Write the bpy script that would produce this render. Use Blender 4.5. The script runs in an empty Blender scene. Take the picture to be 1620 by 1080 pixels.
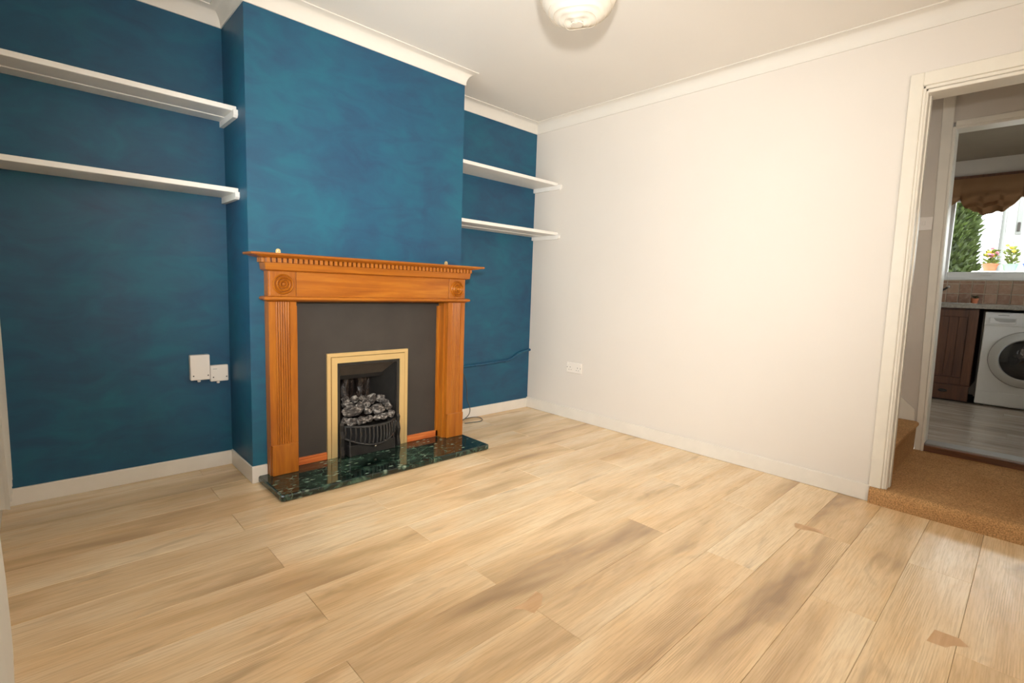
import bpy, bmesh, math, random
from mathutils import Vector, Matrix, noise
random.seed(7)
SC = bpy.context.scene
COL = SC.collection
R = math.radians
H_CEIL = 2.4147

# ------------------------------------------------------------------ camera
def look(yaw, pitch, roll):
    y, p, r = R(yaw), R(pitch), R(roll)
    f = Vector((-math.sin(y)*math.cos(p), math.cos(y)*math.cos(p), math.sin(p)))
    rt = Vector((math.cos(y), math.sin(y), 0)); up = rt.cross(f)
    rr = rt*math.cos(r) + up*math.sin(r); uu = -rt*math.sin(r) + up*math.cos(r)
    return Matrix((rr, uu, -f)).transposed()
cam = bpy.data.cameras.new('camera'); camo = bpy.data.objects.new('camera', cam); COL.objects.link(camo)
cam.sensor_width = 36.0; cam.lens = 789.924/1620*36.0; cam.clip_start = .02
CAMLOC = Vector((-3.1275, -3.0651, 1.05))
camo.matrix_world = Matrix.Translation(CAMLOC) @ look(-43.5821, -6.1574, 1.9904).to_4x4()
SC.camera = camo

# ------------------------------------------------------------------ world, light, exposure
vs = SC.view_settings
vs.view_transform = 'Standard'; vs.look = 'None'; vs.exposure = 0.2; vs.gamma = 1.0; vs.use_curve_mapping = False
W = bpy.data.worlds.new('overcast_sky'); SC.world = W; W.use_nodes = True
bg = W.node_tree.nodes['Background']; bg.inputs['Color'].default_value = (0.93, 0.97, 1.0, 1); bg.inputs['Strength'].default_value = 6.2

# (daylight: the sky above enters through the street window in the left wall, the kitchen window, and an added kitchen side window)
# the photographer's flash on the hot shoe above the lens: one beam forward along the view,
# the rest turned back so that it bounces off the wall behind the camera
FLASH = (-3.11, -3.08, 1.29)
fl = bpy.data.lights.new('camera_flash', 'SPOT'); fl.energy = 258; fl.shadow_soft_size = .04; fl.color = (1.0, .985, .955); fl.spot_size = R(93); fl.spot_blend = 1.0
flo = bpy.data.objects.new('camera_flash', fl); COL.objects.link(flo); flo.location = FLASH
flo.rotation_euler = Vector((.718, .697, .045)).to_track_quat('-Z', 'Y').to_euler()
fb = bpy.data.lights.new('bounced_flash', 'SPOT'); fb.energy = 680; fb.spot_size = R(75); fb.spot_blend = 1.0; fb.shadow_soft_size = .05; fb.color = (1.0, .985, .955)
fbo = bpy.data.objects.new('bounced_flash', fb); COL.objects.link(fbo); fbo.location = FLASH
fbo.rotation_euler = (Vector((-2.25, -3.75, 1.70)) - Vector(FLASH)).to_track_quat('-Z', 'Y').to_euler()

# ------------------------------------------------------------------ material helpers
def s2l(c):
    return tuple(((v/255)/12.92 if v/255 <= .04045 else ((v/255+.055)/1.055)**2.4) for v in c)
class NT:
    def __init__(s, name):
        s.m = bpy.data.materials.new(name); s.m.use_nodes = True
        s.t = s.m.node_tree; s.b = s.t.nodes['Principled BSDF']; s.out = s.t.nodes['Material Output']
    def n(s, typ, **kw):
        nd = s.t.nodes.new(typ)
        for k, v in kw.items(): setattr(nd, k, v)
        return nd
    def l(s, a, b): s.t.links.new(a, b)
    def coord(s, scale=(1, 1, 1), rand=0.0, kind='Object', loc=(0, 0, 0)):
        tc = s.n('ShaderNodeTexCoord'); src = tc.outputs[kind]
        if rand:
            oi = s.n('ShaderNodeObjectInfo'); mu = s.n('ShaderNodeMath', operation='MULTIPLY'); mu.inputs[1].default_value = rand
            s.l(oi.outputs['Random'], mu.inputs[0])
            ad = s.n('ShaderNodeVectorMath', operation='ADD'); s.l(src, ad.inputs[0]); s.l(mu.outputs[0], ad.inputs[1]); src = ad.outputs[0]
        mp = s.n('ShaderNodeMapping'); mp.inputs['Scale'].default_value = scale; mp.inputs['Location'].default_value = loc
        s.l(src, mp.inputs['Vector']); return mp.outputs[0]
    def noise(s, vec, scale=1.0, detail=4.0, rough=.55, dist=0.0):
        nz = s.n('ShaderNodeTexNoise'); nz.inputs['Scale'].default_value = scale; nz.inputs['Detail'].default_value = detail
        nz.inputs['Roughness'].default_value = rough; nz.inputs['Distortion'].default_value = dist
        s.l(vec, nz.inputs['Vector']); return nz.outputs['Fac']
    def ramp(s, fac, stops, interp='LINEAR'):
        r = s.n('ShaderNodeValToRGB'); r.color_ramp.interpolation = interp
        e = r.color_ramp.elements
        while len(e) < len(stops): e.new(.5)
        for i, (p, c) in enumerate(stops):
            e[i].position = p; e[i].color = (*c, 1) if len(c) == 3 else c
        s.l(fac, r.inputs[0]); return r.outputs[0]
    def mix(s, fac, a, b, mode='MIX'):
        m = s.n('ShaderNodeMix', data_type='RGBA', blend_type=mode)
        for sock, v in ((m.inputs[0], fac), (m.inputs[6], a), (m.inputs[7], b)):
            if isinstance(v, bpy.types.NodeSocket): s.l(v, sock)
            elif isinstance(v, (int, float)): sock.default_value = v
            else: sock.default_value = (*v, 1)
        return m.outputs[2]
    def bump(s, h, strength=.2, dist=.002):
        b = s.n('ShaderNodeBump'); b.inputs['Strength'].default_value = strength; b.inputs['Distance'].default_value = dist
        s.l(h, b.inputs['Height']); s.l(b.outputs[0], s.b.inputs['Normal'])
    def set(s, color=None, rough=None, metal=None, spec=None):
        for nm, v in (('Base Color', color), ('Roughness', rough), ('Metallic', metal), ('Specular IOR Level', spec)):
            if v is None: continue
            i = s.b.inputs[nm]
            if isinstance(v, bpy.types.NodeSocket): s.l(v, i)
            elif isinstance(v, (int, float)): i.default_value = v
            else: i.default_value = (*v, 1)
        return s
B3 = lambda v: (v, v, v)
def plain(name, rgb, rough=.5, metal=0.0, var=.06, scale=6.0, bump=0.0, spec=None):
    """one colour with a faint procedural variation"""
    t = NT(name); c = s2l(rgb)
    f = t.noise(t.coord(), scale, 3)
    t.set(t.ramp(f, [(.3, tuple(v*(1-var) for v in c)), (.7, tuple(min(1, v*(1+var)) for v in c))]), rough, metal, spec)
    if bump: t.bump(t.noise(t.coord(), scale*30, 3), bump, .001)
    return t.m

M = {}
M['white_paint'] = plain('white_wall_paint', (227, 219, 209), .6, var=.012, scale=2, bump=.05)
M['ceiling_paint'] = plain('ceiling_paint', (238, 232, 223), .8, var=.012, scale=2)
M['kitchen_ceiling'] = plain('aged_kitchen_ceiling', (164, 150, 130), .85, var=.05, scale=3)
M['coving'] = plain('coving_paint', (229, 223, 213), .6, var=.012)
M['gloss_white'] = plain('white_gloss_paint', (231, 224, 213), .32, var=.03, scale=9)
M['cream_gloss'] = plain('cream_gloss_paint', (232, 225, 211), .3, var=.03, scale=9)
M['shelf_white'] = plain('shelf_white_paint', (240, 236, 229), .45, var=.025, scale=12)
M['plastic'] = plain('white_plastic', (240, 232, 222), .35, var=.01)
M['slot'] = plain('dark_slot', (60, 52, 46), .6)
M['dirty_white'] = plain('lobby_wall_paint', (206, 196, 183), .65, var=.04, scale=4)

def blue_paint():
    t = NT('blue_wall_paint')
    a = t.noise(t.coord((1.3, 1.3, 1.0)), 1.6, 4, .6, .4)
    b = t.noise(t.coord((1.4, 1.4, 3.0)), 3.0, 5, .6, .9)
    c = t.mix(.5, a, b)
    col = t.ramp(c, [(.36, s2l((38, 73, 103))), (.5, s2l((36, 85, 113))), (.64, s2l((33, 97, 120)))])
    # thin scuffs where the older, lighter blue shows through near the skirting
    sp = t.n('ShaderNodeSeparateXYZ'); geo = t.n('ShaderNodeNewGeometry'); t.l(geo.outputs['Position'], sp.inputs[0])
    low = t.n('ShaderNodeMapRange'); low.inputs['From Min'].default_value = .42; low.inputs['From Max'].default_value = .1
    t.l(sp.outputs['Z'], low.inputs['Value'])
    sc = t.ramp(t.noise(t.coord((1.6, 1.6, 3.2), loc=(.7, .2, .1)), 2.6, 7, .72, 1.5), [(.655, B3(0)), (.72, B3(1))])
    mm = t.n('ShaderNodeMath', operation='MULTIPLY'); t.l(sc, mm.inputs[0]); t.l(low.outputs[0], mm.inputs[1])
    m2 = t.n('ShaderNodeMath', operation='MULTIPLY'); t.l(mm.outputs[0], m2.inputs[0]); m2.inputs[1].default_value = .8
    t.set(t.mix(m2.outputs[0], col, s2l((38, 112, 146))), t.ramp(a, [(.3, B3(.42)), (.7, B3(.54))]), spec=.32)
    t.bump(t.noise(t.coord(), 160, 3), .12, .001)
    return t.m
M['blue'] = blue_paint()

def oak_floor():
    t = NT('oak_laminate')
    RD = 57.0
    streak = t.noise(t.coord((.8, 4.4, 1), RD), 1.0, 3, .55, .5)
    broad = t.noise(t.coord((.9, 7.5, 1), RD, loc=(3, 1, 0)), 1.0, 2, .5, .3)
    fine = t.noise(t.coord((7, 190, 1), RD), 1.0, 3, .7)
    mott = t.noise(t.coord((5, 16, 1), RD, loc=(9, 3, 0)), 1.0, 3, .6, .6)
    base = t.ramp(streak, [(.25, s2l((172, 146, 116))), (.36, s2l((216, 188, 150))), (.46, s2l((242, 214, 173))), (.64, s2l((251, 232, 199)))])
    base = t.mix(t.ramp(broad, [(.31, B3(.34)), (.46, B3(0))]), base, s2l((208, 175, 134)))
    base = t.mix(t.ramp(mott, [(.5, B3(0)), (.75, B3(.35))]), base, s2l((242, 202, 148)))
    # cathedral grain and small knots
    wv = t.n('ShaderNodeTexWave'); wv.wave_type = 'RINGS'; wv.rings_direction = 'SPHERICAL'
    wv.inputs['Scale'].default_value = 9; wv.inputs['Distortion'].default_value = 3.2; wv.inputs['Detail'].default_value = 2; wv.inputs['Detail Scale'].default_value = 2.0
    t.l(t.coord((.55, 5.5, 1), 31.0), wv.inputs['Vector'])
    cm = t.ramp(t.noise(t.coord((1.0, 4.0, 1), RD, loc=(5, 7, 0)), 1.0, 2), [(.55, B3(0)), (.68, B3(.42))])
    wf = t.n('ShaderNodeMath', operation='MULTIPLY'); t.l(cm, wf.inputs[0])
    t.l(t.ramp(wv.outputs['Fac'], [(.0, B3(1)), (.35, B3(0))]), wf.inputs[1])
    base = t.mix(wf.outputs[0], base, s2l((128, 100, 74)))
    kn = t.ramp(t.noise(t.coord((2.6, 11, 1), RD, loc=(2, 8, 0)), 1.0, 3, .6, .4), [(.60, B3(0)), (.78, B3(.55))])
    base = t.mix(kn, base, s2l((150, 126, 104)))
    base = t.mix(t.ramp(fine, [(.36, B3(.34)), (.56, B3(0))]), base, s2l((186, 152, 112)))
    oi = t.n('ShaderNodeObjectInfo')
    tint = t.ramp(oi.outputs['Random'], [(0, s2l((250, 246, 240))), (.5, s2l((255, 252, 247))), (1, s2l((253, 245, 234)))])
    base = t.mix(1.0, base, tint, 'MULTIPLY')
    t.set(base, t.ramp(fine, [(.3, B3(.27)), (.7, B3(.20))]), spec=.5)
    t.bump(fine, .08, .001)
    return t.m
M['oak'] = oak_floor()

def stained_wood(name, axis, dark=(138, 72, 16), mid=(170, 98, 24), light=(188, 118, 36), rough=.3, knots=True):
    t = NT(name)
    sc = {'x': (1.6, 26, 26), 'y': (26, 1.6, 26), 'z': (26, 26, 1.6)}[axis]
    g = t.noise(t.coord(sc), 1.0, 5, .6, .8)
    f = t.noise(t.coord(tuple(v*6 for v in sc)), 1.0, 2, .6)
    col = t.ramp(g, [(.25, s2l(dark)), (.5, s2l(mid)), (.75, s2l(light))])
    col = t.mix(t.ramp(f, [(.35, B3(.3)), (.6, B3(0))]), col, s2l(dark))
    if knots:
        k = t.ramp(t.noise(t.coord(tuple(v*.22 for v in sc), loc=(3.3, 1.2, 4.1)), 1.0, 1), [(.74, B3(0)), (.8, B3(.7))])
        col = t.mix(k, col, s2l((88, 38, 12)))
    t.set(col, rough); return t.m
M['pine_x'] = stained_wood('honey_pine_across', 'x'); M['pine_z'] = stained_wood('honey_pine_upright', 'z'); M['pine_y'] = stained_wood('honey_pine_return', 'y')
M['strip_pine'] = stained_wood('orange_pine_strip', 'x', (150, 66, 26), (205, 108, 52), (226, 140, 78))
M['cab_wood'] = stained_wood('dark_oak_cabinet', 'z', (66, 38, 24), (96, 58, 36), (118, 74, 46), .45, False)
M['thresh_wood'] = stained_wood('worn_threshold_wood', 'y', (48, 28, 14), (112, 66, 30), (172, 106, 52), .5)

def marble():
    t = NT('green_marble')
    v = t.n('ShaderNodeTexVoronoi'); v.feature = 'DISTANCE_TO_EDGE'; v.inputs['Scale'].default_value = 15
    ds = t.n('ShaderNodeVectorMath', operation='ADD'); t.l(t.coord((1, 1.5, 1)), ds.inputs[0])
    nz = t.n('ShaderNodeTexNoise'); nz.inputs['Scale'].default_value = 9; nz.inputs['Detail'].default_value = 4; t.l(t.coord(), nz.inputs['Vector'])
    sc = t.n('ShaderNodeVectorMath', operation='SCALE'); sc.inputs['Scale'].default_value = .16; t.l(nz.outputs['Color'], sc.inputs[0]); t.l(sc.outputs[0], ds.inputs[1])
    t.l(ds.outputs[0], v.inputs['Vector'])
    base = t.ramp(t.noise(t.coord(), 11, 6, .65, .8), [(.34, s2l((8, 14, 12))), (.52, s2l((22, 42, 35))), (.68, s2l((66, 94, 78)))])
    vein = t.ramp(v.outputs['Distance'], [(0, B3(.8)), (.04, B3(0))])
    vm = t.n('ShaderNodeMath', operation='MULTIPLY'); t.l(vein, vm.inputs[0]); t.l(t.ramp(t.noise(t.coord(), 7, 3), [(.48, B3(0)), (.62, B3(1))]), vm.inputs[1])
    col = t.mix(vm.outputs[0], base, s2l((112, 138, 116)))
    v2 = t.n('ShaderNodeTexVoronoi'); v2.inputs['Scale'].default_value = 17; t.l(t.coord((1, 2.4, 1)), v2.inputs['Vector'])
    fm = t.n('ShaderNodeMath', operation='MULTIPLY'); t.l(t.ramp(v2.outputs['Distance'], [(.12, B3(1)), (.30, B3(0))]), fm.inputs[0])
    t.l(t.ramp(t.noise(t.coord((1, 1, 1), loc=(4, 2, 1)), 14, 2), [(.44, B3(0)), (.54, B3(1))]), fm.inputs[1])
    col = t.mix(fm.outputs[0], col, s2l((150, 168, 148)))
    t.set(col, .07, spec=.6); return t.m
M['marble'] = marble()
M['brass'] = plain('satin_brass', (236, 206, 146), .42, .65, var=.03, scale=3)
M['brass_edge'] = plain('dull_brass_edge', (150, 118, 66), .4, .9, var=.05)
M['chrome'] = plain('polished_chrome', (222, 222, 220), .15, 1.0, var=.01)
M['steel'] = plain('brushed_steel', (200, 200, 196), .3, 1.0, var=.03)
M['dull_metal'] = plain('dull_grey_metal', (132, 124, 116), .5, .5, var=.1, scale=12)
M['black_iron'] = plain('black_cast_iron', (44, 42, 40), .30, 0.0, var=.2, scale=30, bump=.1)
M['slate'] = plain('black_painted_slate', (57, 52, 47), .62, var=.14, scale=5, bump=.12)
def soot():
    t = NT('sooty_ceramic'); f = t.noise(t.coord((1, 1, .6)), 26, 5, .65, 1.0)
    t.set(t.ramp(f, [(.35, s2l((14, 11, 10))), (.55, s2l((42, 32, 27))), (.72, s2l((104, 90, 80)))]), .22, spec=.7)
    t.bump(f, .8, .012); return t.m
M['soot'] = soot()
M['hood'] = plain('grey_hood_steel', (112, 102, 92), .35, .4, var=.15, scale=12)
def coal():
    t = NT('ceramic_coal'); f = t.noise(t.coord((1, 1, 1), 40), 1.3, 5, .7, .6); h = t.noise(t.coord((1, 1, 1), 23), .9, 2)
    a = t.ramp(f, [(.36, s2l((34, 30, 28))), (.48, s2l((126, 116, 108))), (.62, s2l((232, 225, 216)))])
    t.set(t.mix(t.ramp(h, [(.44, B3(.8)), (.58, B3(0))]), a, s2l((52, 46, 42))), .65); t.bump(f, .6, .15); return t.m
M['coal'] = coal()
def carpet(name, a, b):
    t = NT(name); f = t.noise(t.coord(), 170, 3, .75); g = t.noise(t.coord(), 4.0, 4, .6)
    c = t.mix(t.ramp(g, [(.35, B3(.6)), (.65, B3(0))]), s2l(a), s2l(b))
    c = t.mix(t.ramp(f, [(.38, B3(.75)), (.58, B3(0))]), c, tuple(v*.4 for v in s2l(b)))
    t.set(c, .95, spec=.1); t.bump(f, .9, .006); return t.m
M['carpet'] = carpet('brown_carpet', (226, 178, 124), (200, 148, 96))
def vinyl():
    t = NT('grey_vinyl_plank'); g = t.noise(t.coord((9, 1.2, 1), 37), 1.6, 4, .6, .6)
    oi = t.n('ShaderNodeObjectInfo')
    c = t.ramp(g, [(.3, s2l((166, 150, 134))), (.55, s2l((206, 190, 172))), (.75, s2l((226, 214, 198)))])
    t.set(t.mix(1.0, c, t.ramp(oi.outputs['Random'], [(0, B3(.72)), (1, B3(1))]), 'MULTIPLY'), .24, spec=.6); return t.m
M['vinyl'] = vinyl()
def tile():
    t = NT('brown_glazed_tile'); g = t.noise(t.coord((1, 1, 1), 29), 26, 4, .65)
    oi = t.n('ShaderNodeObjectInfo')
    c = t.ramp(oi.outputs['Random'], [(0, s2l((128, 90, 66))), (.35, s2l((150, 106, 78))), (.7, s2l((166, 132, 104))), (1, s2l((138, 98, 74)))])
    t.set(t.mix(t.ramp(g, [(.45, B3(0)), (.7, B3(.45))]), c, s2l((196, 170, 146))), .3); t.bump(g, .15, .002); return t.m
M['tile'] = tile()
M['grout'] = plain('pale_grout', (198, 182, 160), .8)
M['upvc'] = plain('white_upvc', (236, 234, 230), .3, var=.01)
M['worktop'] = plain('mottled_grey_worktop', (150, 142, 130), .3, var=.3, scale=60)
M['appliance'] = plain('white_appliance_enamel', (232, 232, 230), .28, var=.01)
M['appl_grey'] = plain('grey_appliance_trim', (176, 176, 174), .3, var=.02)
M['silver_ring'] = plain('pale_silver_plastic', (216, 216, 213), .25, .1, var=.01)
M['silver'] = plain('silver_door_ring', (214, 214, 212), .22, .75, var=.02)
M['black_gap'] = plain('black_void', (14, 13, 12), .8)
def glass(name, tint, k):
    t = NT(name); t.t.nodes.remove(t.b)
    tr = t.n('ShaderNodeBsdfTransparent'); tr.inputs[0].default_value = (*tint, 1)
    gl = t.n('ShaderNodeBsdfGlossy'); gl.inputs['Roughness'].default_value = .03
    f = t.n('ShaderNodeFresnel'); f.inputs['IOR'].default_value = 1.45
    nz = t.noise(t.coord(), 3, 2)
    mu = t.n('ShaderNodeMath', operation='MULTIPLY'); mu.inputs[1].default_value = k; t.l(f.outputs[0], mu.inputs[0])
    mx = t.n('ShaderNodeMixShader'); t.l(mu.outputs[0], mx.inputs[0]); t.l(tr.outputs[0], mx.inputs[1]); t.l(gl.outputs[0], mx.inputs[2])
    t.l(mx.outputs[0], t.out.inputs[0]); return t.m
M['glass'] = glass('window_glass', (.96, .98, .97), 1.0)
def dark_glass():
    t = NT('smoked_porthole_glass'); t.set(t.ramp(t.noise(t.coord(), 5, 2), [(.3, B3(.012)), (.7, B3(.03))]), .05, spec=.8); return t.m
M['porthole'] = dark_glass()
def cloth(name, a, b, transl=.0, scale=160, rough=.9):
    t = NT(name); f = t.noise(t.coord(), scale, 2); g = t.noise(t.coord(), 5, 3)
    t.set(t.mix(g, s2l(a), s2l(b)), rough, spec=.15); t.bump(f, .3, .001)
    if transl:
        tl = t.n('ShaderNodeBsdfTranslucent'); tl.inputs[0].default_value = (*s2l(a), 1)
        mx = t.n('ShaderNodeMixShader'); mx.inputs[0].default_value = transl
        t.l(t.b.outputs[0], mx.inputs[1]); t.l(tl.outputs[0], mx.inputs[2]); t.l(mx.outputs[0], t.out.inputs[0])
    return t.m
M['curtain'] = cloth('white_curtain_cloth', (240, 238, 232), (232, 229, 222), .5)
M['blind'] = cloth('tan_blind_cloth', (172, 132, 96), (148, 110, 78), .22)
M['paper'] = cloth('rice_paper', (236, 229, 217), (228, 219, 204), .22, 40)
M['ring_wire'] = plain('papered_wire', (214, 203, 184), .7)
M['cable'] = plain('grey_cable_sheath', (78, 78, 72), .5)
M['leaf'] = plain('conifer_green', (66, 80, 30), .6, var=.6, scale=9)
M['leaf2'] = plain('bright_leaf_green', (112, 126, 50), .6, var=.3, scale=20)
M['pink'] = plain('pink_petal', (232, 150, 176), .6, var=.15, scale=30)
M['yellow'] = plain('yellow_petal', (236, 196, 60), .6, var=.15, scale=30)
M['terracotta'] = plain('terracotta', (198, 120, 84), .75, var=.1, scale=20)
M['green_glaze'] = plain('pale_green_glaze', (150, 188, 160), .35)
M['blue_glaze'] = plain('blue_glaze', (70, 110, 200), .3)
M['bark'] = plain('brown_bark', (88, 66, 48), .9, var=.3, scale=30, bump=.3)
M['render_white'] = plain('white_masonry_paint', (246, 244, 240), .8, var=.02)
M['paving'] = plain('grey_paving', (104, 99, 91), .85, var=.12, scale=5)
M['pipe_grey'] = plain('grey_downpipe', (150, 150, 146), .5)
M['patch'] = stained_wood('reddish_worn_laminate', 'x', (198, 156, 114), (212, 172, 128), (226, 190, 148), .5, False)
M['brick_out'] = plain('street_brick', (150, 104, 84), .85, var=.15, scale=12)

# ------------------------------------------------------------------ mesh helpers
WL = {}
def wl(o): return WL.get(o.name_full, Vector((0, 0, 0)))
def register(o, name, mat, parent, loc):
    COL.objects.link(o)
    if mat is not None and not o.data.materials: o.data.materials.append(mat)
    if parent is not None:
        o.parent = parent; o.location = Vector(loc) - wl(parent)
    else: o.location = loc
    WL[o.name_full] = Vector(loc)
    return o
class MB:
    def __init__(s): s.bm = bmesh.new()
    def quad(s, *p):
        return s.bm.faces.new([s.bm.verts.new(q) for q in p])
    def box(s, x0, x1, y0, y1, z0, z1, bevel=0.0, seg=1):
        x0, x1 = sorted((x0, x1)); y0, y1 = sorted((y0, y1)); z0, z1 = sorted((z0, z1))
        v = [s.bm.verts.new((x, y, z)) for z in (z0, z1) for y in (y0, y1) for x in (x0, x1)]
        fs = [s.bm.faces.new([v[i] for i in f]) for f in ((0, 2, 3, 1), (4, 5, 7, 6), (0, 1, 5, 4), (2, 6, 7, 3), (0, 4, 6, 2), (1, 3, 7, 5))]
        if bevel:
            ed = list({e for f in fs for e in f.edges})
            bmesh.ops.bevel(s.bm, geom=ed, offset=bevel, segments=seg, affect='EDGES', profile=.5)
        return s
    def prism(s, poly, axis, a, b):
        """polygon (2-D points in the two other axes, cyclic order x,y / y,z / x,z) extruded along axis from a to b"""
        def P(u, w, t): return {'x': (t, u, w), 'y': (u, t, w), 'z': (u, w, t)}[axis]
        A = [s.bm.verts.new(P(u, w, a)) for u, w in poly]; B = [s.bm.verts.new(P(u, w, b)) for u, w in poly]
        s.bm.faces.new(A); s.bm.faces.new(B[::-1]); n = len(poly)
        for i in range(n): s.bm.faces.new((A[i], B[i], B[(i+1) % n], A[(i+1) % n]))
        return s
    def rings(s, rows, closed=True, cap=True):
        V = [[s.bm.verts.new(p) for p in r] for r in rows]; n = len(rows[0])
        for a, b in zip(V, V[1:]):
            for i in range(n if closed else n-1): s.bm.faces.new((a[i], a[(i+1) % n], b[(i+1) % n], b[i]))
        if cap and closed: s.bm.faces.new(V[0][::-1]); s.bm.faces.new(V[-1])
        return s
    def lathe(s, prof, center, axis='z', n=24, cap=False):
        c = Vector(center); rows = []
        for r, h in prof:
            row = []
            for i in range(n):
                a = 2*math.pi*i/n; p, q = r*math.cos(a), r*math.sin(a)
                row.append(c + Vector({'z': (p, q, h), 'y': (p, h, q), 'x': (h, p, q)}[axis]))
            rows.append(row)
        return s.rings(rows, True, cap)
    def tube(s, pts, r, n=8, cap=True):
        pts = [Vector(p) for p in pts]; rows = []; up = None
        for i, p in enumerate(pts):
            t = (pts[min(i+1, len(pts)-1)] - pts[max(i-1, 0)]).normalized()
            if up is None: up = t.orthogonal().normalized()
            up = (up - t*up.dot(t)); up = up.normalized() if up.length > 1e-6 else t.orthogonal().normalized()
            sd = t.cross(up); rr = r[i] if isinstance(r, (list, tuple)) else r
            rows.append([p + (up*math.cos(2*math.pi*k/n) + sd*math.sin(2*math.pi*k/n))*rr for k in range(n)])
        return s.rings(rows, True, cap)
    def blob(s, center, rad, amp=.2, freq=2.0, seed=0, sub=2):
        tmp = bmesh.new(); bmesh.ops.create_icosphere(tmp, subdivisions=sub, radius=1.0)
        vm = {}
        for v in tmp.verts:
            d = v.co.normalized(); k = 1 + amp*noise.noise(d*freq + Vector((seed*3.1, seed*1.7, seed*.9)))
            vm[v.index] = s.bm.verts.new(Vector(center) + Vector((d.x*rad[0], d.y*rad[1], d.z*rad[2]))*k)
        for f in tmp.faces: s.bm.faces.new([vm[v.index] for v in f.verts])
        tmp.free(); return s
    def loft(s, levels, xc, yback):
        """stack of rectangles against a wall: (half width, front y, z)"""
        rows = [[(xc-h, yback, z), (xc-h, yf, z), (xc+h, yf, z), (xc+h, yback, z)] for h, yf, z in levels]
        return s.rings(rows)
    def map(s, fn):
        for v in s.bm.verts: v.co = Vector(fn(v.co))
        return s
    def mesh(s, name, smooth=False, off=(0, 0, 0), angle=35):
        bmesh.ops.recalc_face_normals(s.bm, faces=s.bm.faces)
        bmesh.ops.translate(s.bm, verts=s.bm.verts, vec=-Vector(off))
        me = bpy.data.meshes.new(name); s.bm.to_mesh(me); s.bm.free()
        if smooth:
            for p in me.polygons: p.use_smooth = True
            me.set_sharp_from_angle(angle=R(angle))
        return me
    def build(s, name, mat, parent=None, smooth=False, loc=None):
        if loc is None:
            if parent is not None: loc = wl(parent)
            else:
                xs = [v.co.x for v in s.bm.verts]; ys = [v.co.y for v in s.bm.verts]; zs = [v.co.z for v in s.bm.verts]
                loc = ((min(xs)+max(xs))/2, (min(ys)+max(ys))/2, min(zs))
        o = bpy.data.objects.new(name, s.mesh(name, smooth, loc))
        return register(o, name, mat, parent, loc)
def empty(name, loc):
    o = bpy.data.objects.new(name, None); COL.objects.link(o); o.location = loc; o.empty_display_size = .05
    WL[o.name_full] = Vector(loc); return o
def tag(o, label, cat, group=None):
    o['label'] = label; o['category'] = cat
    if group: o['group'] = group
    return o
def struct(o, label=None):
    o['kind'] = 'structure'
    if label: o['label'] = label
    return o
def inst(me, name, parent, loc, rot=None):
    o = bpy.data.objects.new(name, me); COL.objects.link(o); o.parent = parent; o.location = Vector(loc) - wl(parent)
    if rot: o.rotation_euler = rot
    WL[o.name_full] = Vector(loc); return o

# ------------------------------------------------------------------ dimensions (metres; room corner of fireplace wall and white wall = origin)
H, HC, CV = 2.4147, 2.3363, .064
XL, XR, D, YL = -2.365, -1.0552, .362, .016
LW, BW = -3.30, -3.75
LAND, KF = .075, .13

# ================================================================== THE ROOM
# --- floor: laminate planks one by one
m = MB(); m.box(LW-.02, .0, BW, .02, -.03, -.0085)
floor = struct(m.build('floor', M['black_gap'], loc=(0, 0, 0)), 'pale oak laminate floor laid parallel to the fireplace wall')
PW = .193; EDGE = -2.606; PL = 1.376
pcache = {}
def plank_mesh(lx, ly):
    k = (round(lx, 3), round(ly, 3))
    if k not in pcache:
        q = MB(); a, b = lx/2-.0004, ly/2-.0004; c = .0011
        q.rings([[(-a, -b, -.008), (a, -b, -.008), (a, b, -.008), (-a, b, -.008)],
                 [(-a, -b, -c), (a, -b, -c), (a, b, -c), (-a, b, -c)],
                 [(-a+c, -b+c, 0), (a-c, -b+c, 0), (a-c, b-c, 0), (-a+c, b-c, 0)]])
        me = q.mesh('plank'); me.materials.append(M['oak']); pcache[k] = me
    return pcache[k]
k0 = math.floor((BW-EDGE)/PW); k1 = math.ceil((.016-EDGE)/PW)
for k in range(k0, k1):
    ya, yb = max(EDGE+k*PW, BW), min(EDGE+(k+1)*PW, .014)
    if yb-ya < .01: continue
    off = (-1.16 if k % 2 else -.63) + random.uniform(-.02, .02)
    if not k % 2: off = -.62 + random.uniform(-.015, .015)
    xs = [off + j*PL for j in range(-3, 3)]
    cuts = [LW] + [x for x in xs if LW+.02 < x < -.02] + [-.001]
    for a, b in zip(cuts, cuts[1:]):
        inst(plank_mesh(b-a, yb-ya), 'plank', floor, ((a+b)/2, (ya+yb)/2, 0))
def patch(x, y, pts):
    q = MB(); vs_ = [(x+a, y+b, .0003) for a, b in pts]; q.bm.faces.new([q.bm.verts.new(p) for p in vs_])
    o = q.build('worn_patch', M['patch'], floor); o['label'] = 'reddish chipped patch beside a plank joint'
patch(-1.985, -2.02, [(-.06, .05), (.0, .045), (.07, .065), (.075, .035), (.03, .0), (-.02, -.015), (-.03, .02)])
patch(-.62, -2.43, [(-.03, .04), (.02, .055), (.03, .02), (.035, -.05), (.0, -.075), (-.005, -.02), (-.03, .0)])
patch(-1.12, -2.975, [(-.045, .05), (.0, .045), (.045, .04), (.05, -.02), (.02, -.045), (-.01, -.01), (-.04, .005)])

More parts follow.
